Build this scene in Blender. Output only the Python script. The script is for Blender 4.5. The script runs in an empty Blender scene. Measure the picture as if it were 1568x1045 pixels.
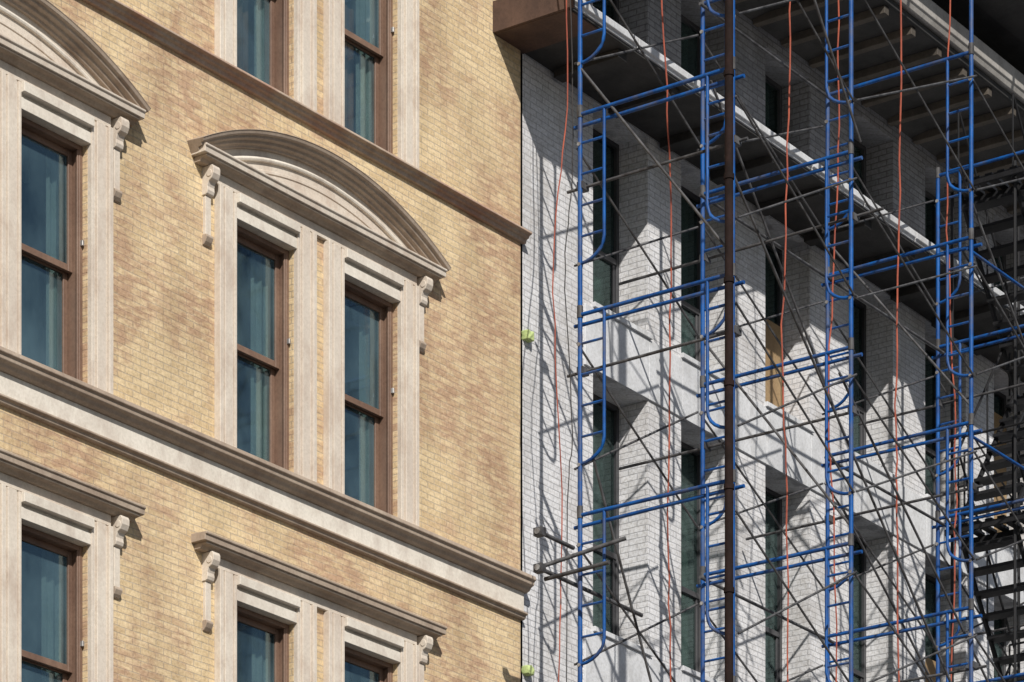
import bpy, bmesh, math, random
from mathutils import Vector, Matrix
random.seed(7)
S = bpy.context.scene
GZ = -1.8      # ground relative to eye level
EYE = 1.8

# ---------------------------------------------------------------- materials
def newmat(name):
    m = bpy.data.materials.new(name); m.use_nodes = True
    nt = m.node_tree; nt.nodes.clear()
    out = nt.nodes.new('ShaderNodeOutputMaterial')
    b = nt.nodes.new('ShaderNodeBsdfPrincipled')
    nt.links.new(b.outputs[0], out.inputs[0])
    return m, nt, b, out
def noise(nt, vec, scale, detail=4, rough=.6):
    n = nt.nodes.new('ShaderNodeTexNoise')
    n.inputs['Scale'].default_value = scale
    n.inputs['Detail'].default_value = detail
    n.inputs['Roughness'].default_value = rough
    nt.links.new(vec, n.inputs['Vector']); return n.outputs['Fac']
def ramp(nt, fac, stops):
    r = nt.nodes.new('ShaderNodeValToRGB')
    nt.links.new(fac, r.inputs[0])
    el = r.color_ramp.elements
    el[0].position = stops[0][0]; el[0].color = (*stops[0][1], 1)
    el[1].position = stops[-1][0]; el[1].color = (*stops[-1][1], 1)
    for p, c in stops[1:-1]:
        e = el.new(p); e.color = (*c, 1)
    return r.outputs[0]
def mix(nt, fac, a, b, mode='MIX'):
    m = nt.nodes.new('ShaderNodeMix'); m.data_type = 'RGBA'; m.blend_type = mode
    if isinstance(fac, float): m.inputs[0].default_value = fac
    else: nt.links.new(fac, m.inputs[0])
    for i, x in ((6, a), (7, b)):
        if isinstance(x, tuple): m.inputs[i].default_value = (*x, 1)
        else: nt.links.new(x, m.inputs[i])
    return m.outputs[2]
def mapping(nt, vec, sc):
    m = nt.nodes.new('ShaderNodeMapping'); m.inputs['Scale'].default_value = sc
    nt.links.new(vec, m.inputs[0]); return m.outputs[0]
def bump(nt, h, b, strength=.4, dist=.01):
    bp = nt.nodes.new('ShaderNodeBump'); bp.inputs['Strength'].default_value = strength
    bp.inputs['Distance'].default_value = dist
    nt.links.new(h, bp.inputs['Height']); nt.links.new(bp.outputs[0], b.inputs['Normal'])
def wallcoord(nt):
    tc = nt.nodes.new('ShaderNodeTexCoord')
    sp = nt.nodes.new('ShaderNodeSeparateXYZ'); nt.links.new(tc.outputs['Object'], sp.inputs[0])
    ad = nt.nodes.new('ShaderNodeMath'); ad.operation = 'ADD'
    nt.links.new(sp.outputs[0], ad.inputs[0]); nt.links.new(sp.outputs[1], ad.inputs[1])
    cb = nt.nodes.new('ShaderNodeCombineXYZ')
    nt.links.new(ad.outputs[0], cb.inputs[0]); nt.links.new(sp.outputs[2], cb.inputs[1])
    return tc.outputs['Object'], cb.outputs[0]

def mat_brick(name, c1, c2, mortar, patch, patchpos, row=.0675, width=.215, msize=.006, bstr=.7, patchmix=.6, bias=-.1, single=None):
    m, nt, b, out = newmat(name)
    obj, uv = wallcoord(nt)
    nz = nt.nodes.new('ShaderNodeTexNoise'); nz.inputs['Scale'].default_value = 4.0; nz.inputs['Detail'].default_value = 1
    nt.links.new(obj, nz.inputs['Vector'])
    vm = nt.nodes.new('ShaderNodeVectorMath'); vm.operation = 'MULTIPLY_ADD'
    nt.links.new(nz.outputs['Color'], vm.inputs[0]); vm.inputs[1].default_value = (.02, .014, 0)
    nt.links.new(uv, vm.inputs[2])
    bt = nt.nodes.new('ShaderNodeTexBrick')
    nt.links.new(vm.outputs[0], bt.inputs['Vector'])
    bt.inputs['Scale'].default_value = 1
    bt.inputs['Brick Width'].default_value = width
    bt.inputs['Row Height'].default_value = row
    bt.inputs['Mortar Size'].default_value = msize
    bt.inputs['Mortar Smooth'].default_value = .3
    bt.inputs['Bias'].default_value = bias
    bt.inputs['Color1'].default_value = (*c1, 1); bt.inputs['Color2'].default_value = (*c2, 1)
    bt.inputs['Mortar'].default_value = (*mortar, 1)
    col = bt.outputs['Color']
    n1 = noise(nt, obj, .55, 4, .7)
    f1 = ramp(nt, n1, [(patchpos, (0, 0, 0)), (patchpos + .12, (1, 1, 1))])
    col2 = mix(nt, patchmix, col, patch, 'MIX')
    n3 = noise(nt, mapping(nt, uv, (4.6, 14.8, 1)), 1.0, 2, .6)
    f3 = ramp(nt, n3, [(.38, (.2, .2, .2)), (.56, (1, 1, 1))])
    mm = nt.nodes.new('ShaderNodeMath'); mm.operation = 'MULTIPLY'
    nt.links.new(f1, mm.inputs[0]); nt.links.new(f3, mm.inputs[1])
    col = mix(nt, mm.outputs[0], col, col2)
    n2 = noise(nt, mapping(nt, obj, (1.2, 1.2, .4)), 1.7, 4, .6)
    sh = ramp(nt, n2, [(.28, (.80, .78, .76)), (.58, (1.04, 1.03, 1.03))])
    col = mix(nt, 1.0, col, sh, 'MULTIPLY')
    n4 = noise(nt, obj, 30, 2, .7)
    g = ramp(nt, n4, [(.32, (.80, .78, .75)), (.60, (1.05, 1.05, 1.05))])
    col = mix(nt, 1.0, col, g, 'MULTIPLY')
    nt.links.new(col, b.inputs['Base Color'])
    b.inputs['Roughness'].default_value = .9
    b.inputs['Specular IOR Level'].default_value = .2
    ad = nt.nodes.new('ShaderNodeMath'); ad.operation = 'MULTIPLY_ADD'
    nt.links.new(n4, ad.inputs[0]); ad.inputs[1].default_value = -.6
    nt.links.new(bt.outputs['Fac'], ad.inputs[2])
    ad2 = nt.nodes.new('ShaderNodeMath'); ad2.operation = 'MULTIPLY_ADD'
    nt.links.new(n3, ad2.inputs[0]); ad2.inputs[1].default_value = -1.2
    nt.links.new(ad.outputs[0], ad2.inputs[2])
    bump(nt, ad2.outputs[0], b, bstr, .008)
    for nd in nt.nodes:
        if nd.type == 'BUMP': nd.invert = True
    return m

def mat_weather(name, c, c2, rough=.75, scale=3.0, streak=True, bstr=.2, metallic=0.0, lo=.35, hi=.68, grime=None, spec=.35, fine=.82):
    m, nt, b, out = newmat(name)
    tc = nt.nodes.new('ShaderNodeTexCoord'); obj = tc.outputs['Object']
    n1 = noise(nt, mapping(nt, obj, (1, 1, .5 if streak else 1)), scale, 5, .6)
    col = ramp(nt, n1, [(lo, c2), (hi, c)])
    n2 = noise(nt, obj, 34, 2, .7)
    g = ramp(nt, n2, [(.28, (fine, fine, fine * .985)), (.6, (1.03, 1.03, 1.03))])
    col = mix(nt, 1.0, col, g, 'MULTIPLY')
    if grime:
        n5 = noise(nt, mapping(nt, obj, (2.2, 2.2, 1.3)), 1.6, 5, .72)
        f = ramp(nt, n5, [(.48, (0, 0, 0)), (.68, (.7, .7, .7))])
        col = mix(nt, f, col, grime)
    nt.links.new(col, b.inputs['Base Color'])
    b.inputs['Roughness'].default_value = rough
    b.inputs['Metallic'].default_value = metallic
    b.inputs['Specular IOR Level'].default_value = spec
    if bstr > 0: bump(nt, n2, b, bstr, .005)
    return m

def mat_glass(name, tint, refl, gcol, room_teal=(.10, .20, .27), dmax=.28):
    m, nt, b, out = newmat(name)
    nt.nodes.remove(b)
    tr = nt.nodes.new('ShaderNodeBsdfTransparent'); tr.inputs[0].default_value = (*tint, 1)
    gl = nt.nodes.new('ShaderNodeBsdfGlossy'); gl.inputs['Roughness'].default_value = .06
    gl.inputs[0].default_value = (*gcol, 1)
    tc = nt.nodes.new('ShaderNodeTexCoord')
    n = nt.nodes.new('ShaderNodeTexNoise'); n.inputs['Scale'].default_value = 1.2; n.inputs['Detail'].default_value = 1
    nt.links.new(tc.outputs['Object'], n.inputs['Vector'])
    bp = nt.nodes.new('ShaderNodeBump'); bp.inputs['Strength'].default_value = .12; bp.inputs['Distance'].default_value = .03
    nt.links.new(n.outputs['Fac'], bp.inputs['Height']); nt.links.new(bp.outputs[0], gl.inputs['Normal'])
    mx = nt.nodes.new('ShaderNodeMixShader'); mx.inputs[0].default_value = refl
    nt.links.new(tr.outputs[0], mx.inputs[1]); nt.links.new(gl.outputs[0], mx.inputs[2])
    df = nt.nodes.new('ShaderNodeBsdfDiffuse'); df.inputs[0].default_value = (*room_teal, 1)  # patchy teal painted into the pane, standing in for the room behind
    n2 = noise(nt, mapping(nt, tc.outputs['Object'], (1, 1, .6)), 1.3, 4, .6)
    f = ramp(nt, n2, [(.35, (.03, .03, .03)), (.68, (dmax, dmax, dmax))])
    mx2 = nt.nodes.new('ShaderNodeMixShader'); nt.links.new(f, mx2.inputs[0])
    nt.links.new(mx.outputs[0], mx2.inputs[1]); nt.links.new(df.outputs[0], mx2.inputs[2])
    nt.links.new(mx2.outputs[0], out.inputs[0])
    return m

M = {}
M['ybrick'] = mat_brick('yellow_brick', (.70, .56, .35), (.58, .445, .265), (.50, .42, .31), (.40, .25, .17), .45, row=.062, width=.205, msize=.005, patchmix=.75)
M['wbrick'] = mat_brick('white_painted_brick', (.68, .69, .71), (.60, .61, .63), (.42, .43, .45), (.42, .41, .40), .50, row=.064, msize=.006, bstr=.55, patchmix=.5)
M['shade_brick'] = mat_brick('shade_darkened_brick', (.26, .265, .28), (.20, .205, .22), (.14, .14, .15), (.15, .15, .16), .5, msize=.007, bstr=.6)  # brick darkened in colour for the shade above the ledge
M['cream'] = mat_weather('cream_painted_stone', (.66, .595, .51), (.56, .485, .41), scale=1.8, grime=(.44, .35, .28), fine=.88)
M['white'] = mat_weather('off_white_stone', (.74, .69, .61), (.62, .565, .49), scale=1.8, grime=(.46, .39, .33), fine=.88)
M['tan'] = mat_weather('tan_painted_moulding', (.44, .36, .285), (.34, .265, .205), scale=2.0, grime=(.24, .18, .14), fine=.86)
M['redtan'] = mat_weather('red_tan_moulding', (.44, .35, .275), (.38, .22, .16), scale=.9, lo=.40, hi=.54, grime=(.28, .20, .15))
M['brown'] = mat_weather('brown_window_paint', (.22, .14, .10), (.15, .09, .065), rough=.5, bstr=.1)
M['wsmooth'] = mat_weather('white_render', (.68, .69, .71), (.54, .55, .57), scale=1.6, grime=(.40, .40, .40))
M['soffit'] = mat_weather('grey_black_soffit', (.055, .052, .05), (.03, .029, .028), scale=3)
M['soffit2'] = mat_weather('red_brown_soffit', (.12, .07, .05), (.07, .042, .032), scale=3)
M['conc'] = mat_weather('concrete_cornice', (.42, .40, .375), (.24, .225, .21), scale=2)
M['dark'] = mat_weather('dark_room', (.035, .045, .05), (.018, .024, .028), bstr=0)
M['curtain'] = mat_weather('window_curtain', (.78, .80, .74), (.60, .64, .62), scale=4, bstr=0)
M['curtain2'] = mat_weather('brown_curtain', (.62, .30, .19), (.45, .20, .13), scale=4, bstr=0)
M['alu'] = mat_weather('dark_window_frame', (.07, .07, .075), (.04, .04, .045), rough=.45, bstr=.05)
M['glassY'] = mat_glass('blue_grey_glass', (.68, .76, .76), .24, (.50, .62, .66), (.16, .26, .31), .30)
M['glassW'] = mat_glass('green_glass', (.45, .53, .51), .14, (.5, .64, .62), (.14, .2, .2), .22)
M['blue'] = mat_weather('blue_scaffold_paint', (.006, .10, .36), (.008, .05, .19), rough=.5, scale=7, bstr=.1, grime=(.09, .09, .10), spec=.25)
M['galv'] = mat_weather('galvanised_tube', (.11, .11, .115), (.035, .033, .034), rough=.6, scale=9, bstr=.1, spec=.3)
M['silver'] = mat_weather('coupler_steel', (.5, .5, .5), (.22, .2, .19), rough=.4, metallic=.5, scale=20)
M['rust'] = mat_weather('rusty_mast', (.030, .017, .015), (.014, .010, .009), rough=.85, scale=8, spec=.1)
M['black'] = mat_weather('black_iron', (.016, .016, .018), (.009, .009, .01), rough=.6, scale=8, spec=.3)
M['orange'] = mat_weather('orange_rope', (.42, .10, .055), (.24, .06, .04), scale=6)
M['cable'] = mat_weather('black_cable', (.03, .03, .03), (.05, .045, .045), scale=6)
M['ply'] = mat_weather('plywood_panel', (.34, .24, .13), (.26, .17, .09), scale=3)
M['plank'] = mat_weather('scaffold_plank', (.12, .10, .08), (.07, .06, .05), scale=3)
M['foam'] = mat_weather('green_foam', (.52, .62, .26), (.42, .52, .22), scale=9, bstr=.6)
M['asphalt'] = mat_weather('asphalt', (.055, .055, .056), (.04, .04, .042), streak=False, rough=.9)
M['pave'] = mat_weather('paving', (.17, .165, .16), (.12, .118, .114), streak=False, rough=.9)  # dark colour stands in for shade from other buildings, cuts bounce

# ---------------------------------------------------------------- mesh builder
class MB:
    def __init__(s): s.v = []; s.f = []; s.m = []; s.mats = []
    def mi(s, k):
        if k not in s.mats: s.mats.append(k)
        return s.mats.index(k)
    def add(s, vs, fs, k):
        o = len(s.v); s.v += [tuple(v) for v in vs]
        i = s.mi(k)
        for f in fs: s.f.append(tuple(a + o for a in f)); s.m.append(i)
    def box(s, x0, x1, p0, p1, z0, z1, k):   # p = outward distance
        y0, y1 = -p1, -p0
        vs = [(x, y, z) for z in (z0, z1) for y in (y0, y1) for x in (x0, x1)]
        s.add(vs, [(0, 2, 3, 1), (4, 5, 7, 6), (0, 1, 5, 4), (2, 6, 7, 3), (0, 4, 6, 2), (1, 3, 7, 5)], k)
    def quad(s, a, b, c, d, k): s.add([a, b, c, d], [(0, 1, 2, 3)], k)
    def prof(s, pts, x0, x1, k):             # pts (p,z) closed polygon, extruded along x
        n = len(pts)
        vs = [(x0, -p, z) for p, z in pts] + [(x1, -p, z) for p, z in pts]
        fs = [(i, (i + 1) % n, n + (i + 1) % n, n + i) for i in range(n)]
        fs += [tuple(range(n - 1, -1, -1)), tuple(range(n, 2 * n))]
        s.add(vs, fs, k)
    def arc(s, pts, cx, cz, R, a0, a1, k, seg=28):  # pts (p, radial offset)
        n = len(pts); vs = []; fs = []
        for j in range(seg + 1):
            a = a0 + (a1 - a0) * j / seg
            for p, r in pts:
                vs.append((cx + math.sin(a) * (R + r), -p, cz + math.cos(a) * (R + r)))
        for j in range(seg):
            for i in range(n):
                fs.append((j * n + i, j * n + (i + 1) % n, (j + 1) * n + (i + 1) % n, (j + 1) * n + i))
        fs += [tuple(range(n)), tuple(range(seg * n + n - 1, seg * n - 1, -1))]
        s.add(vs, fs, k)
    def path(s, pts, r, k, n=8):
        pts = [Vector(p) for p in pts]; vs = []; fs = []
        for i, p in enumerate(pts):
            d = (pts[min(i + 1, len(pts) - 1)] - pts[max(i - 1, 0)]).normalized()
            up = Vector((0, 0, 1)) if abs(d.z) < .9 else Vector((1, 0, 0))
            a = d.cross(up).normalized(); b = d.cross(a).normalized()
            for j in range(n):
                t = 2 * math.pi * j / n
                vs.append(p + a * math.cos(t) * r + b * math.sin(t) * r)
        for i in range(len(pts) - 1):
            for j in range(n):
                fs.append((i * n + j, i * n + (j + 1) % n, (i + 1) * n + (j + 1) % n, (i + 1) * n + j))
        fs += [tuple(range(n)), tuple(range(len(pts) * n - 1, len(pts) * n - n - 1, -1))]
        s.add(vs, fs, k)
    def tube(s, a, b, r, k, n=8):            # a,b given as (u,p,z)
        s.path([(a[0], -a[1], a[2]), (b[0], -b[1], b[2])], r, k, n)
    def obj(s, name, parent=None, smooth=False, bevel=0):
        me = bpy.data.meshes.new(name); me.from_pydata(s.v, [], s.f)
        for k in s.mats: me.materials.append(M[k])
        me.polygons.foreach_set('material_index', s.m)
        bm = bmesh.new(); bm.from_mesh(me); bmesh.ops.recalc_face_normals(bm, faces=bm.faces)
        bm.to_mesh(me); bm.free()
        if smooth:
            me.polygons.foreach_set('use_smooth', [True] * len(me.polygons))
            try: me.set_sharp_from_angle(angle=math.radians(50))
            except Exception: pass
        o = bpy.data.objects.new(name, me); S.collection.objects.link(o)
        if parent: o.parent = parent
        if bevel:
            b = o.modifiers.new('bevel', 'BEVEL'); b.width = bevel; b.segments = 1; b.limit_method = 'ANGLE'
        return o
def root(name, x, y, z, ang):
    e = bpy.data.objects.new(name, None); S.collection.objects.link(e)
    e.location = (x, y, z); e.rotation_euler = (0, 0, ang); e.empty_display_size = .5
    return e
def wall(mb, x0, x1, z0, z1, holes, depth, k, kr=None):
    kr = kr or k
    xs = sorted({x0, x1, *[h[0] for h in holes], *[h[1] for h in holes]})
    zs = sorted({z0, z1, *[h[2] for h in holes], *[h[3] for h in holes]})
    for i in range(len(xs) - 1):
        for j in range(len(zs) - 1):
            cx = (xs[i] + xs[i + 1]) / 2; cz = (zs[j] + zs[j + 1]) / 2
            if any(h[0] < cx < h[1] and h[2] < cz < h[3] for h in holes): continue
            mb.quad((xs[i], 0, zs[j]), (xs[i + 1], 0, zs[j]), (xs[i + 1], 0, zs[j + 1]), (xs[i], 0, zs[j + 1]), k)
    for a, b, c, d in holes:
        mb.quad((a, 0, c), (a, depth, c), (a, depth, d), (a, 0, d), kr)
        mb.quad((b, 0, c), (b, depth, c), (b, depth, d), (b, 0, d), kr)
        mb.quad((a, 0, c), (b, 0, c), (b, depth, c), (a, depth, c), kr)
        mb.quad((a, 0, d), (b, 0, d), (b, depth, d), (a, depth, d), kr)

# ================================================================= YELLOW BUILDING
AY = math.atan2(.8007, .599)
Y = root('yellow_brick_building', .0876, 37.2, EYE, AY)
PITCH = 3.56
units = [-3.27 - 4.41 * i for i in range(4)]
ks = [-3, -2, -1, 0, 1, 2]
holes = []
for c in units:
    for k in ks:
        zb = 11.96 + PITCH * k; zt = 14.09 + PITCH * k
        holes += [(c - 1.22, c - .35, zb, zt), (c + .36, c + 1.23, zb, zt)]
mb = MB()
wall(mb, -19.5, 0, GZ, 23.0, holes, .34, 'ybrick')
mb.quad((0, 0, GZ), (0, 9, GZ), (0, 9, 23), (0, 0, 23), 'ybrick')
mb.quad((-19.5, 0, GZ), (-19.5, 9, GZ), (-19.5, 9, 23), (-19.5, 0, 23), 'ybrick')
mb.quad((-19.5, 9, GZ), (0, 9, GZ), (0, 9, 23), (-19.5, 9, 23), 'ybrick')
mb.quad((-19.5, 0, 23), (0, 0, 23), (0, 9, 23), (-19.5, 9, 23), 'dark')
mb.obj('walls', Y)

tr = MB()
for k in ks:
    b = PITCH * k
    X0 = -19.5; X1 = .03
    if k != 1:
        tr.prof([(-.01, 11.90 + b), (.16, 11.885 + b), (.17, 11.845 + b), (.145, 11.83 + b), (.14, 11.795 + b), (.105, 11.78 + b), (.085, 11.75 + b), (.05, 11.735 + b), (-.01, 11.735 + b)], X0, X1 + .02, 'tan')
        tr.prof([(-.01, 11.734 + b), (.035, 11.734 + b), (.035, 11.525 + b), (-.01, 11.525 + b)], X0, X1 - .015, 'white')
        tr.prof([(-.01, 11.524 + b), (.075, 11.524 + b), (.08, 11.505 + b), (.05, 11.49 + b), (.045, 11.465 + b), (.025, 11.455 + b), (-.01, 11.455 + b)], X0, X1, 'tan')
    else:
        tr.prof([(-.01, 11.90 + b), (.11, 11.89 + b), (.12, 11.865 + b), (.08, 11.85 + b), (.075, 11.83 + b), (.045, 11.82 + b), (.04, 11.785 + b), (-.01, 11.785 + b)], X0, X1 + .02, 'redtan')
tr.prof([(-.01, 22.2), (.1, 22.2), (.15, 22.5), (.5, 22.7), (.55, 23.0), (.55, 23.1), (-.01, 23.1)], -19.5, .05, 'tan')
def jamb(x0, z0, z1, flip):
    w = .26
    segs = [(0, .05, .075), (.052, .085, .045), (.087, .195, .062), (.197, .225, .04), (.227, .26, .055)]
    for a, b_, p in segs:
        if flip: a, b_ = w - b_, w - a
        tr.box(x0 + a, x0 + b_, -.002, p, z0, z1, 'cream')
for c in units:
    for k in ks:
        b = PITCH * k
        zb = 11.905 + b; zt = 14.31 + b
        jamb(c - 1.48, zb, zt, False); jamb(c - .345, zb, zt, True)
        jamb(c + .095, zb, zt, False); jamb(c + 1.235, zb, zt, True)
        for a0, a1 in ((c - 1.21, c - .355), (c + .365, c + 1.225)):
            tr.prof([(-.2, 14.085 + b), (.045, 14.085 + b), (.045, 14.19 + b), (.02, 14.195 + b), (.02, 14.22 + b), (.09, 14.225 + b), (.09, 14.31 + b), (-.01, 14.312 + b)], a0 - .01, a1 + .01, 'white')
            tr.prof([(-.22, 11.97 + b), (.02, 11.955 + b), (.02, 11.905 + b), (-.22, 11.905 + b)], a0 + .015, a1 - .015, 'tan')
        H = 1.80
        tr.box(c - 1.5, c + 1.5, -.002, .04, 14.318 + b, 14.42 + b, 'cream')
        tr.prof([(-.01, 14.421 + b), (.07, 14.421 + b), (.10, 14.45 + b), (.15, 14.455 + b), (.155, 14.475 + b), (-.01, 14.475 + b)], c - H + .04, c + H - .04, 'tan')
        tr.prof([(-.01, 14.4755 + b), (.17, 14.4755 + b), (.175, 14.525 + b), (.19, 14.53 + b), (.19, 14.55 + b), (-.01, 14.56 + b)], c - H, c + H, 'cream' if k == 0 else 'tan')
        if k == 0:
            Wd, rise = 1.85, .50
            R = (Wd * Wd + rise * rise) / (2 * rise); cz = 14.575 + b + rise - R
            al = math.asin(Wd / R)
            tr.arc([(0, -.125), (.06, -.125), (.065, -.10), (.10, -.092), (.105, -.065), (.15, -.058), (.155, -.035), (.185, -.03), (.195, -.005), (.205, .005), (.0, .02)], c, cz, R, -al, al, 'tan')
            tr.arc([(0, -.60), (.025, -.60), (.025, -.12), (0, -.12)], c, cz, R, -al * .86, al * .86, 'cream')
            tr.arc([(0, -.23), (.05, -.23), (.06, -.21), (.05, -.19), (0, -.19)], c, cz, R, -al * .80, al * .80, 'white')
            tr.arc([(0, -.33), (.035, -.33), (.035, -.30), (0, -.30)], c, cz, R, -al * .66, al * .66, 'cream')
        for x0 in (c - 1.65, c + 1.535):
            w = .10
            tr.prof([(-.01, 14.418 + b), (.125, 14.418 + b), (.14, 14.39 + b), (.138, 14.34 + b), (.115, 14.295 + b), (.08, 14.275 + b), (.065, 14.235 + b), (.07, 14.20 + b), (.06, 14.17 + b), (.04, 14.16 + b), (-.01, 14.16 + b)], x0, x0 + w, 'cream')
            tr.tube((x0 - .006, .09, 14.345 + b), (x0 + w + .006, .09, 14.345 + b), .034, 'cream', 16)
            tr.box(x0 + .012, x0 + w - .012, -.002, .035, 13.80 + b, 14.16 + b, 'cream')
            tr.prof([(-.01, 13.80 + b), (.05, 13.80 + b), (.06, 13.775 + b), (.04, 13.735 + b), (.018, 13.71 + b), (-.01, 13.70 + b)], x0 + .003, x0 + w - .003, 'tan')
tr.obj('stone_trim', Y, bevel=.004)

wn = MB(); gl = MB(); it = MB()
def curtain(x0, x1, q0, q1, pz, kk='curtain'):
    n = max(6, int((x1 - x0) / .03)); pr = None
    for i in range(n + 1):
        x = x0 + (x1 - x0) * i / n
        y = -(pz + .02 * math.sin(i * 1.9) + random.uniform(-.006, .006))
        if pr: it.quad((pr[0], pr[1], q0), (x, y, q0), (x, y, q1), (pr[0], pr[1], q1), kk)
        pr = (x, y)
for c in units:
    for k in ks:
        b = PITCH * k
        for a0, a1 in ((c - 1.22, c - .35), (c + .36, c + 1.23)):
            z0, z1 = 11.965 + b, 14.085 + b; zm = 12.99 + b
            t = .045
            wn.box(a0 + .002, a0 + t, -.30, -.05, z0, z1, 'brown'); wn.box(a1 - t, a1 - .002, -.30, -.05, z0, z1, 'brown')
            wn.box(a0 + t, a1 - t, -.30, -.05, z1 - t, z1 - .002, 'brown')
            wn.box(a0 + t, a1 - t, -.30, -.05, z0, z0 + .03, 'brown')
            wn.box(a1 - t - .02, a1 - t, -.075, -.055, z0 + .03, z1 - t, 'brown')
            L, Rr = a0 + t + .003, a1 - t - .003
            for (q0, q1, pz, st) in ((zm - .025, z1 - t, -.13, .055), (z0 + .03, zm + .025, -.19, .055)):
                wn.box(L, L + st, pz - .04, pz, q0, q1, 'brown'); wn.box(Rr - st, Rr, pz - .04, pz, q0, q1, 'brown')
                wn.box(L + st, Rr - st, pz - .038, pz - .002, q1 - .055, q1, 'brown')
                wn.box(L + st, Rr - st, pz - .038, pz - .002, q0, q0 + .06, 'brown')
                gl.box(L + st, Rr - st, pz - .024, pz - .018, q0 + .06, q1 - .055, 'glassY')
            wn.box(a1 - .035, a1 - .01, -.052, -.02, zm + .20, zm + .25, 'silver')
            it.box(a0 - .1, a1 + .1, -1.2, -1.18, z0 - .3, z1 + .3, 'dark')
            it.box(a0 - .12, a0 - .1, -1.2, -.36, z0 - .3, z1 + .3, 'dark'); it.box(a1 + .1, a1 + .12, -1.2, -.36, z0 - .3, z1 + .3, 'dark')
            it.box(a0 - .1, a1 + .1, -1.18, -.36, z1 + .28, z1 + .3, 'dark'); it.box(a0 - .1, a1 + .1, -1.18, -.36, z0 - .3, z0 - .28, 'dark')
            r = random.random()
            if k == 1:
                curtain(a0 + .06, a1 - .26, z0 + .0, z1 - .75 * r, -.34, 'curtain2')
            curtain(a1 - .24 - .08 * r, a1 - .07, z0, z1, -.27)
            if r > .45: curtain(a0 + .05, a0 + .12 + .15 * r, z0, z1, -.34)
            if r < .5 and k != 1: curtain(a0 + .1, a1 - .25, z1 - .3 - r, z1, -.48, 'curtain')
            elif k != 1: curtain(a0 + .15, a1 - .30, z0, z0 + .55 + .5 * r, -.5, 'curtain')
wn.obj('window_sashes', Y, bevel=.003); gl.obj('window_glass', Y); it.obj('curtains_and_rooms', Y)

# ================================================================= WHITE BUILDING
AW = math.radians(90 - 35.3)
OX, OY = -.3, 36.69
W = root('white_brick_building', OX, OY, EYE, AW)
ops = [(2.008, 3.073), (3.745, 4.767), (5.529, 6.522), (7.433, 8.50), (9.30, 10.35), (11.1, 12.15), (13.0, 14.0), (14.8, 15.8), (16.6, 17.6)]
fl = 3.445
hs = []; hs2 = []
for a, b in ops:
    for k in range(-4, 1):
        hs.append((a, b, 11.715 + fl * k, 14.463 + fl * k))
    hs.append((a, b, 15.16, 17.33))
    hs2.append((a, b, 18.1, 19.25))
TOP = 24.0
mb = MB()
wall(mb, .705, 19, GZ, 17.5, hs, .62, 'wbrick')
wall(mb, .705, 19, 17.5, TOP, hs2, .62, 'shade_brick')  # upper wall: shade put into the brick colour
mb.quad((19, 0, GZ), (19, 9, GZ), (19, 9, TOP), (19, 0, TOP), 'wbrick')
mb.quad((.705, 0, TOP), (19, 0, TOP), (19, 9, TOP), (.705, 9, TOP), 'dark')
mb.quad((.705, 9, GZ), (19, 9, GZ), (19, 9, TOP), (.705, 9, TOP), 'wbrick')
mb.obj('walls', W)
tb = MB()
for k in range(-4, 1):
    z0, z1 = 14.463 + fl * k, 15.16 + fl * k
    cuts = [1.83, 3.073, 3.745, 4.767, 5.529, 6.522, 7.433, 8.5, 9.3, 10.35, 11.1, 12.15, 13, 14, 14.8, 15.8, 16.6, 17.6, 19]
    for i in range(len(cuts) - 1):
        tb.box(cuts[i] + .003, cuts[i + 1] - .003, -.004, .022, z0 + .002, z1 - .045, 'wsmooth')
    for a, b in ops:
        tb.box(a - .03, b + .03, -.38, .05, z1 - .043, z1 + .012, 'wsmooth')
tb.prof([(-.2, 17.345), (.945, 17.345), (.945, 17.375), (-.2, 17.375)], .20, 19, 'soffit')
x = .21
while x < 19:
    x2 = min(x + 1.18, 19)
    tb.prof([(-.2, 17.376), (.965, 17.376), (.97, 17.40), (.995, 17.41), (1.0, 17.475), (.97, 17.50), (-.2, 17.62)], x, x2 - .022, 'wsmooth'); x = x2
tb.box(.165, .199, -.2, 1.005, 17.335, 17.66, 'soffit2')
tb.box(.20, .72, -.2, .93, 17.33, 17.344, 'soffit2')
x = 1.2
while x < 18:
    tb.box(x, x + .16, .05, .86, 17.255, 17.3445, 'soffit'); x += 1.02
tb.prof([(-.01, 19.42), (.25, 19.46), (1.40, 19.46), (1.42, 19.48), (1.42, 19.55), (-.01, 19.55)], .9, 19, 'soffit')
tb.prof([(-.01, 19.551), (1.48, 19.551), (1.50, 19.60), (1.52, 19.62), (1.52, 19.80), (1.5, 19.82), (-.01, 19.9)], .85, 19, 'conc')
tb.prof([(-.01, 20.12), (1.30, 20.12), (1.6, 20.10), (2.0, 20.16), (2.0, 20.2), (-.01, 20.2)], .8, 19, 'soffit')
tb.prof([(-.01, 20.201), (2.04, 20.201), (2.06, 20.26), (2.1, 20.28), (2.12, 20.5), (2.0, 20.6), (-.01, 20.8)], .75, 19, 'conc')
x = 1.5
while x < 18.5:
    tb.box(x, x + .10, .02, 1.38, 19.37, 19.459, 'plank'); x += .62
tb.obj('ledges_and_bands', W, bevel=.004)

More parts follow.
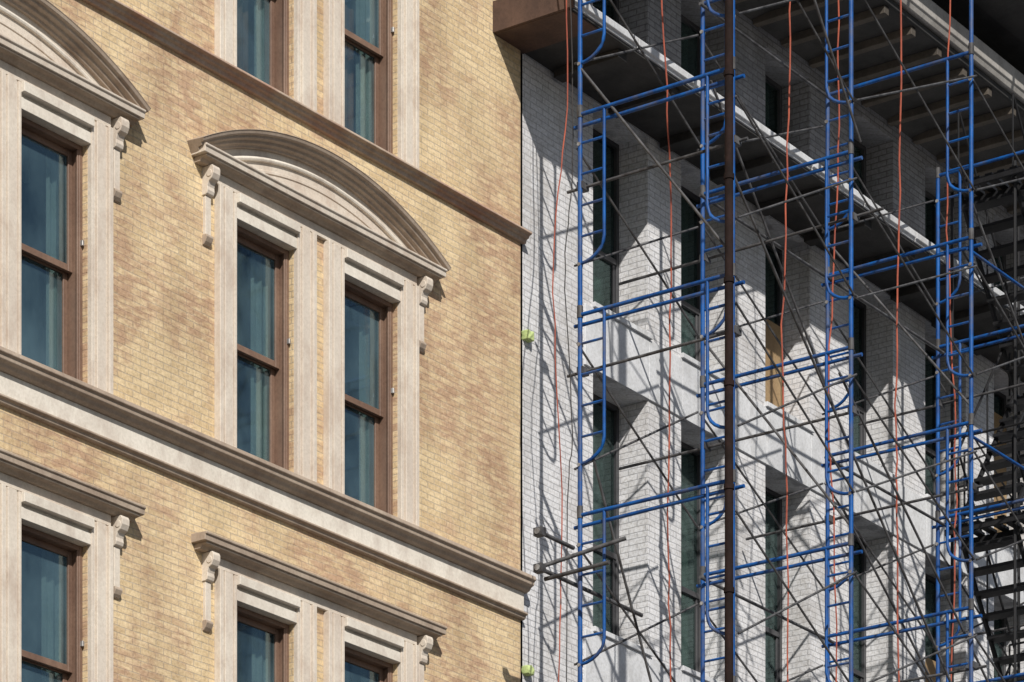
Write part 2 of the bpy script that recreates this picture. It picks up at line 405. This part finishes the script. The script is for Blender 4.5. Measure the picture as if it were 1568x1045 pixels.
wn = MB(); gl = MB(); it = MB()
for i, (a, b, z0, z1) in enumerate(hs + hs2):
    D = -.37; t = .05
    wn.box(a + .002, a + t, D - .08, D, z0 + .013, z1, 'alu'); wn.box(b - t, b - .002, D - .08, D, z0 + .013, z1, 'alu')
    wn.box(a + t, b - t, D - .08, D, z1 - t, z1 - .002, 'alu'); wn.box(a + t, b - t, D - .08, D, z0 + .013, z0 + t + .02, 'alu')
    zm = z0 + (z1 - z0) * .40
    if z1 - z0 > 1.5:
        wn.box(a + t, b - t, D - .07, D - .005, zm - .03, zm + .03, 'alu')
        wn.box(a + t, a + t + .045, D - .07, D - .02, z0 + .07, zm - .03, 'alu'); wn.box(b - t - .045, b - t, D - .07, D - .02, z0 + .07, zm - .03, 'alu')
    gl.box(a + t, b - t, D - .045, D - .04, z0 + .07, z1 - t, 'glassW')
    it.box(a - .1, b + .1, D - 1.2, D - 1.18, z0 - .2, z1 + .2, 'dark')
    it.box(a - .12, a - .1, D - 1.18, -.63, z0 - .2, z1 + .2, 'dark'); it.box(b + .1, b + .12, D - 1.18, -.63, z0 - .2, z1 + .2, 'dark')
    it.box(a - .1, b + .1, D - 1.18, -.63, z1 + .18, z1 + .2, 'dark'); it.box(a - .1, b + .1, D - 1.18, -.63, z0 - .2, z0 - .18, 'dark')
    r = random.random()
    if r > .45: it.box(b - .35 * r - .1, b - .06, D - .16, D - .155, z0 + .02, z1 - .05, 'curtain')
a, b = ops[2]; it.box(a + .45, b - .051, -.36, -.34, 15.2, 16.4, 'ply')
a, b = ops[4]; it.box(a + .3, b - .051, -.36, -.34, 11.8, 13.4, 'ply')
a, b = ops[5]; it.box(a + .1, b - .051, -.36, -.34, 15.2, 17.0, 'ply')
wn.obj('window_frames', W, bevel=.003); gl.obj('window_glass', W); it.obj('rooms_and_boards', W)

# ================================================================= SCAFFOLD
SC = root('blue_frame_scaffold', OX, OY, EYE, AW)
us = [0.0, 2.29, 4.88, 7.42, 9.9, 12.3, 14.7]
PI, PO = 1.20, 2.99
tops = [14.16 + 2.0 * i for i in range(-7, 5)]
bl = MB(); gv = MB(); sv = MB()
r0 = .024
for ui, u in enumerate(us):
    for zt in tops:
        zb = zt - 2.0
        if zt <= 18.5:
            bl.tube((u, PI, zb + .01), (u, PI, min(zt, 19.2) - .01), r0, 'blue', 10)
        bl.tube((u, PO, zb + .01), (u, PO, zt - .01), r0, 'blue', 10)
        if zt > 18.5: continue
        for p in (PI, PO):
            bl.tube((u, p, zt - .06), (u, p, zt + .06), r0 + .007, 'galv', 10)
        bl.tube((u, PI, zt - .03), (u, PO, zt - .03), .021, 'blue')
        for p, sg in ((PI, 1), (PO, -1)):
            q = p + sg * .29
            pts = [(u, -q, zt - .03), (u, -q, zt - 1.30)]
            for t in range(1, 7):
                a = t / 6 * math.pi / 2
                pts.append((u, -(p + sg * (.29 * math.cos(a))), zt - 1.30 - .22 * math.sin(a)))
            bl.path(pts, .0175, 'blue')
            for i in range(4):
                zz = zt - .32 - i * .31
                bl.tube((u, p, zz), (u, q, zz), .013, 'blue', 6)
            sv.tube((u - .03, p, zt - .33), (u + .03, p, zt - .33), .02, 'silver')
            sv.tube((u - .03, p, zt - 1.53), (u + .03, p, zt - 1.53), .018, 'silver')
    for p in (PI, PO):
        gv.tube((u, p, GZ + .012), (u, p, GZ + .4), .018, 'galv'); gv.box(u - .08, u + .08, p - .08, p + .08, GZ + .004, GZ + .016, 'galv')
for i in range(len(us) - 1):
    for zt in tops:
        if zt > 18.5: continue
        for p, off in ((PI, -.035), (PO, .035)):
            za, zb = zt - .33 + random.uniform(-.03, .03), zt - 1.53 + random.uniform(-.03, .03)
            gv.tube((us[i], p + off, za), (us[i + 1], p + off, zb), .0125, 'galv', 6)
            gv.tube((us[i], p + off * 1.8, zb), (us[i + 1], p + off * 1.8, za), .0125, 'galv', 6)
for zt in tops:
    if zt > 18.5: continue
    for i in range(len(us) - 1):
        if random.random() < .22:
            gv.tube((us[i] - .15, PI + .06, zt - .10), (us[i + 1] + .15, PI + .06, zt - .10), .017, 'galv')
        if i > 0 and random.random() < .35:
            bl.tube((us[i], PO - .05, zt - .14), (us[i + 1], PO - .05, zt - .14), .017, 'blue')
for i, u in enumerate(us):
    for zt in tops:
        if zt > 17: continue
        if random.random() < .6:
            z = zt - random.uniform(.55, .75)
            pa = 1.0 if i == 0 else .10
            gv.tube((u + .07, pa, z), (u + .07, PO + random.uniform(.05, .4), z + random.uniform(-.03, .03)), .016, 'galv')
            for p in (PI, PO):
                sv.box(u - .01, u + .11, p - .035, p + .035, z - .035, z + .035, 'galv')
        bl.tube((u + .05, PI - .1, zt - .11 + random.uniform(-.015, .015)), (u + .05, PO + .1, zt - .11 + random.uniform(-.02, .02)), .02, 'blue')
rk = [((0, 1.35, 12.7), (2.29, 1.35, 8.4)), ((0, 2.9, 15.3), (4.88, 2.9, 11.0)), ((2.29, 1.3, 17.3), (4.88, 1.3, 14.6)),
      ((4.88, 2.85, 16.9), (9.9, 2.85, 12.2)), ((4.88, 1.4, 13.5), (9.9, 1.4, 10.0)), ((2.29, 2.85, 13.9), (7.42, 2.85, 10.1)),
      ((0, 3.1, 18.9), (2.29, 3.1, 16.2)), ((0, 1.2, 16.6), (0, 2.99, 14.3)), ((2.29, 1.2, 14.6), (2.29, 2.99, 12.3)), ((4.88, 1.2, 16.5), (4.88, 2.99, 14.3))]
for a, b in rk: gv.tube(a, b, .014, 'galv')
for z in (11.86, 11.50):
    gv.tube((-.47, PI - .15, z), (1.35 if z < 11.7 else .1, PI - .15, z), .022, 'galv')
    sv.box(-.53, -.45, PI - .20, PI - .10, z - .04, z + .04, 'galv')
    sv.tube((-.54, PI - .15, z), (-.47, PI - .15, z), .032, 'silver')
gv.tube((-.30, .98, 11.455), (-.30, 1.75, 11.48), .022, 'galv')
gv.tube((-.38, 1.02, 11.56), (.0, 1.75, 11.80), .022, 'galv')
bl.obj('ladder_frames', SC, smooth=True); gv.obj('braces_and_tubes', SC, smooth=True); sv.obj('couplers', SC)

def place(o): o.location = (OX, OY, EYE); o.rotation_euler = (0, 0, AW); return o
ms = MB()
MU, MP = -.10, PO + .02
ms.tube((MU, MP, GZ), (MU, MP, 24), .042, 'rust', 14)
for i in range(26):
    z = GZ + .8 + i; ms.tube((MU, MP, z), (MU, MP, z + .05), .052, 'rust', 14)
place(ms.obj('hoist_mast', None, smooth=True))

def rope(name, pts, r, k, jig=.02, n=40):
    m = MB(); out = []
    P = [Vector((a, -b, c)) for a, b, c in pts]
    for i in range(n + 1):
        t = i / n * (len(P) - 1); j = min(int(t), len(P) - 2); f = t - j
        p0 = P[max(j - 1, 0)]; p1 = P[j]; p2 = P[j + 1]; p3 = P[min(j + 2, len(P) - 1)]
        q = .5 * ((2 * p1) + (p2 - p0) * f + (2 * p0 - 5 * p1 + 4 * p2 - p3) * f * f + (3 * p1 - p0 - 3 * p2 + p3) * f ** 3)
        out.append(q + Vector((random.uniform(-jig, jig), random.uniform(-jig, jig), 0)))
    m.path(out, r, k, 6)
    place(m.obj(name, None, smooth=True))
rope('orange_rope', [(-.15, 1.05, 19), (.0, 1.05, 16.5), (-.25, 1.05, 14.6), (-.1, 1.05, 12), (-.2, 1.05, 9), (-.2, 1.05, GZ + .01)], .007, 'orange', .01)
rope('orange_rope', [(.7, 1.6, 19), (.8, 1.7, 16.8), (1.05, 1.6, 15), (1.0, 1.6, 12), (1.1, 1.6, 9), (1.1, 1.6, GZ + .01)], .009, 'orange', .01)
rope('orange_rope', [(1.9, 2.5, 19.3), (1.9, 2.5, 17), (1.75, 2.5, 14), (1.85, 2.5, 11), (1.8, 2.5, GZ + .01)], .009, 'orange', .015)
rope('orange_rope', [(3.3, 2.2, 19.3), (3.4, 2.2, 17), (3.2, 2.2, 14), (3.35, 2.2, 11), (3.3, 2.2, GZ + .01)], .009, 'orange', .015)
rope('orange_rope', [(3.75, 2.75, 22), (3.75, 2.75, 17), (3.65, 2.75, 14), (3.7, 2.75, 11), (3.7, 2.75, GZ + .01)], .010, 'orange', .012)
rope('orange_rope', [(5.9, 2.2, 20), (5.8, 2.2, 17), (6.0, 2.2, 14), (5.9, 2.2, 11), (5.9, 2.2, GZ + .01)], .009, 'orange', .015)
rope('black_cable', [(-.05, 1.05, 19), (.10, 1.05, 16), (-.05, 1.05, 14.6), (.08, 1.05, 13), (-.02, 1.05, 11), (0, 1.05, GZ + .01)], .006, 'cable', .006)

for z in (14.42, 10.96):
    bm = bmesh.new(); bmesh.ops.create_icosphere(bm, subdivisions=4, radius=1)
    for v in bm.verts:
        q = v.co.copy(); m_ = max(abs(q.x), abs(q.y), abs(q.z)); q = q.lerp(q / m_ , .7)
        w = 1 + .10 * math.sin(q.x * 5 + z) * math.cos(q.z * 4)
        v.co = Vector((q.x * .06 * w, q.y * .05 * w, q.z * .05 * w))
    me = bpy.data.meshes.new('foam'); bm.to_mesh(me); bm.free(); me.materials.append(M['foam'])
    for p in me.polygons: p.use_smooth = True
    o = bpy.data.objects.new('foam_packing', me); S.collection.objects.link(o)
    o.location = (OX + .578 * .76 + .816 * .03, OY + .816 * .76 - .578 * .03, EYE + z); o.rotation_euler = (0, 0, AW)

# ================================================================= STAIR TOWER inside the scaffold bays
FE = root('black_scaffold_stair', OX, OY, EYE, AW)
fe = MB()
pa, pb = 1.34, 2.05
for k in range(-7, 2):
    z = 14.16 + 2 * k - .1
    u0, u1 = 7.66, 9.1
    A, B = (u0, u1) if k % 2 == 0 else (u1, u0)
    for p in (pa, pb):
        fe.tube((A, p, z), (B, p, z + 2), .032, 'black', 6)
        fe.tube((A, p, z + .9), (B, p, z + 2.9), .016, 'black', 6)
        for f in (0, .5, 1): fe.tube((A + (B - A) * f, p, z + 2 * f), (A + (B - A) * f, p, z + 2 * f + .9), .012, 'black', 6)
    for i in range(1, 9):
        f = i / 9; x = A + (B - A) * f
        fe.box(x - .10, x + .10, pa, pb, z + 2 * f - .018, z + 2 * f + .018, 'black')
    Lx = (B, B + .7) if B > A else (B - .14, B + .30)
    j = 0
    while 1.28 + j * .16 < 2.75:
        q = 1.28 + j * .16; fe.box(Lx[0], Lx[1], q, q + .09, z + 1.96, z + 1.99, 'black'); j += 1
    for x in Lx:
        fe.box(x - .02, x + .02, 1.24, 2.80, z + 1.89, z + 1.955, 'black')
        if k < 1:
            for p in (1.26, 2.78): fe.tube((x, p, z + 2), (x, p, z + 3), .014, 'black', 6)
            fe.tube((x, 1.26, z + 3), (x, 2.78, z + 3), .014, 'black', 6)
for u in (7.62, 9.3):
    for p in (1.28, 2.1): fe.tube((u, p, GZ + .01), (u, p, 18.15), .020, 'black', 8)
fe.obj('flights_and_landings', FE)

# ================================================================= GROUND
def sheet(name, x0, x1, y0, y1, z, k, ang=0, loc=(0, 0)):
    m = MB(); m.quad((x0, y0, 0), (x1, y0, 0), (x1, y1, 0), (x0, y1, 0), k)
    o = m.obj(name); o.location = (loc[0], loc[1], z); o.rotation_euler = (0, 0, ang); return o
sheet('ground', -600, 600, -600, 600, EYE + GZ - .13, 'pave')
sheet('road', -300, 300, -16, -5, EYE + GZ - .126, 'asphalt', AW, (OX, OY))
m = MB(); m.box(-60, 60, -.5, 5.0, -.125, 0, 'pave'); o = m.obj('pavement', bevel=.01)
o.location = (OX, OY, EYE + GZ); o.rotation_euler = (0, 0, AW)

# ================================================================= LIGHT, SKY, CAMERA
n = Vector((.808, -.589, 0)); e = Vector((.589, .808, 0))
L = (-n * 1.0 + e * .85 + Vector((0, 0, -1.0))).normalized()
sd = bpy.data.lights.new('sun', 'SUN'); sd.energy = 4.9; sd.angle = math.radians(.55); sd.color = (1, .955, .89)
so = bpy.data.objects.new('sun', sd); S.collection.objects.link(so); so.rotation_euler = L.to_track_quat('-Z', 'Y').to_euler()
so.location = (0, 0, 40)
w = bpy.data.worlds.new('World'); S.world = w; w.use_nodes = True
nt = w.node_tree; bg = nt.nodes['Background']; sk = nt.nodes.new('ShaderNodeTexSky'); sk.sky_type = 'NISHITA'; sk.sun_disc = False
sk.sun_elevation = math.asin(-L.z); sk.sun_rotation = math.atan2(-L.x, -L.y)
nt.links.new(sk.outputs[0], bg.inputs[0]); bg.inputs[1].default_value = .065
cd = bpy.data.cameras.new('camera'); cam = bpy.data.objects.new('camera', cd); S.collection.objects.link(cam)
cam.location = (0, 0, EYE); cam.rotation_euler = (math.radians(90), 0, 0)
cd.sensor_width = 36; cd.lens = 36 * 5521 / 1568; cd.shift_y = (2650 - 522.5) / 1568; cd.clip_end = 2000; cd.clip_start = .5
S.camera = cam
S.view_settings.view_transform = 'Standard'; S.view_settings.look = 'None'; S.view_settings.exposure = 0
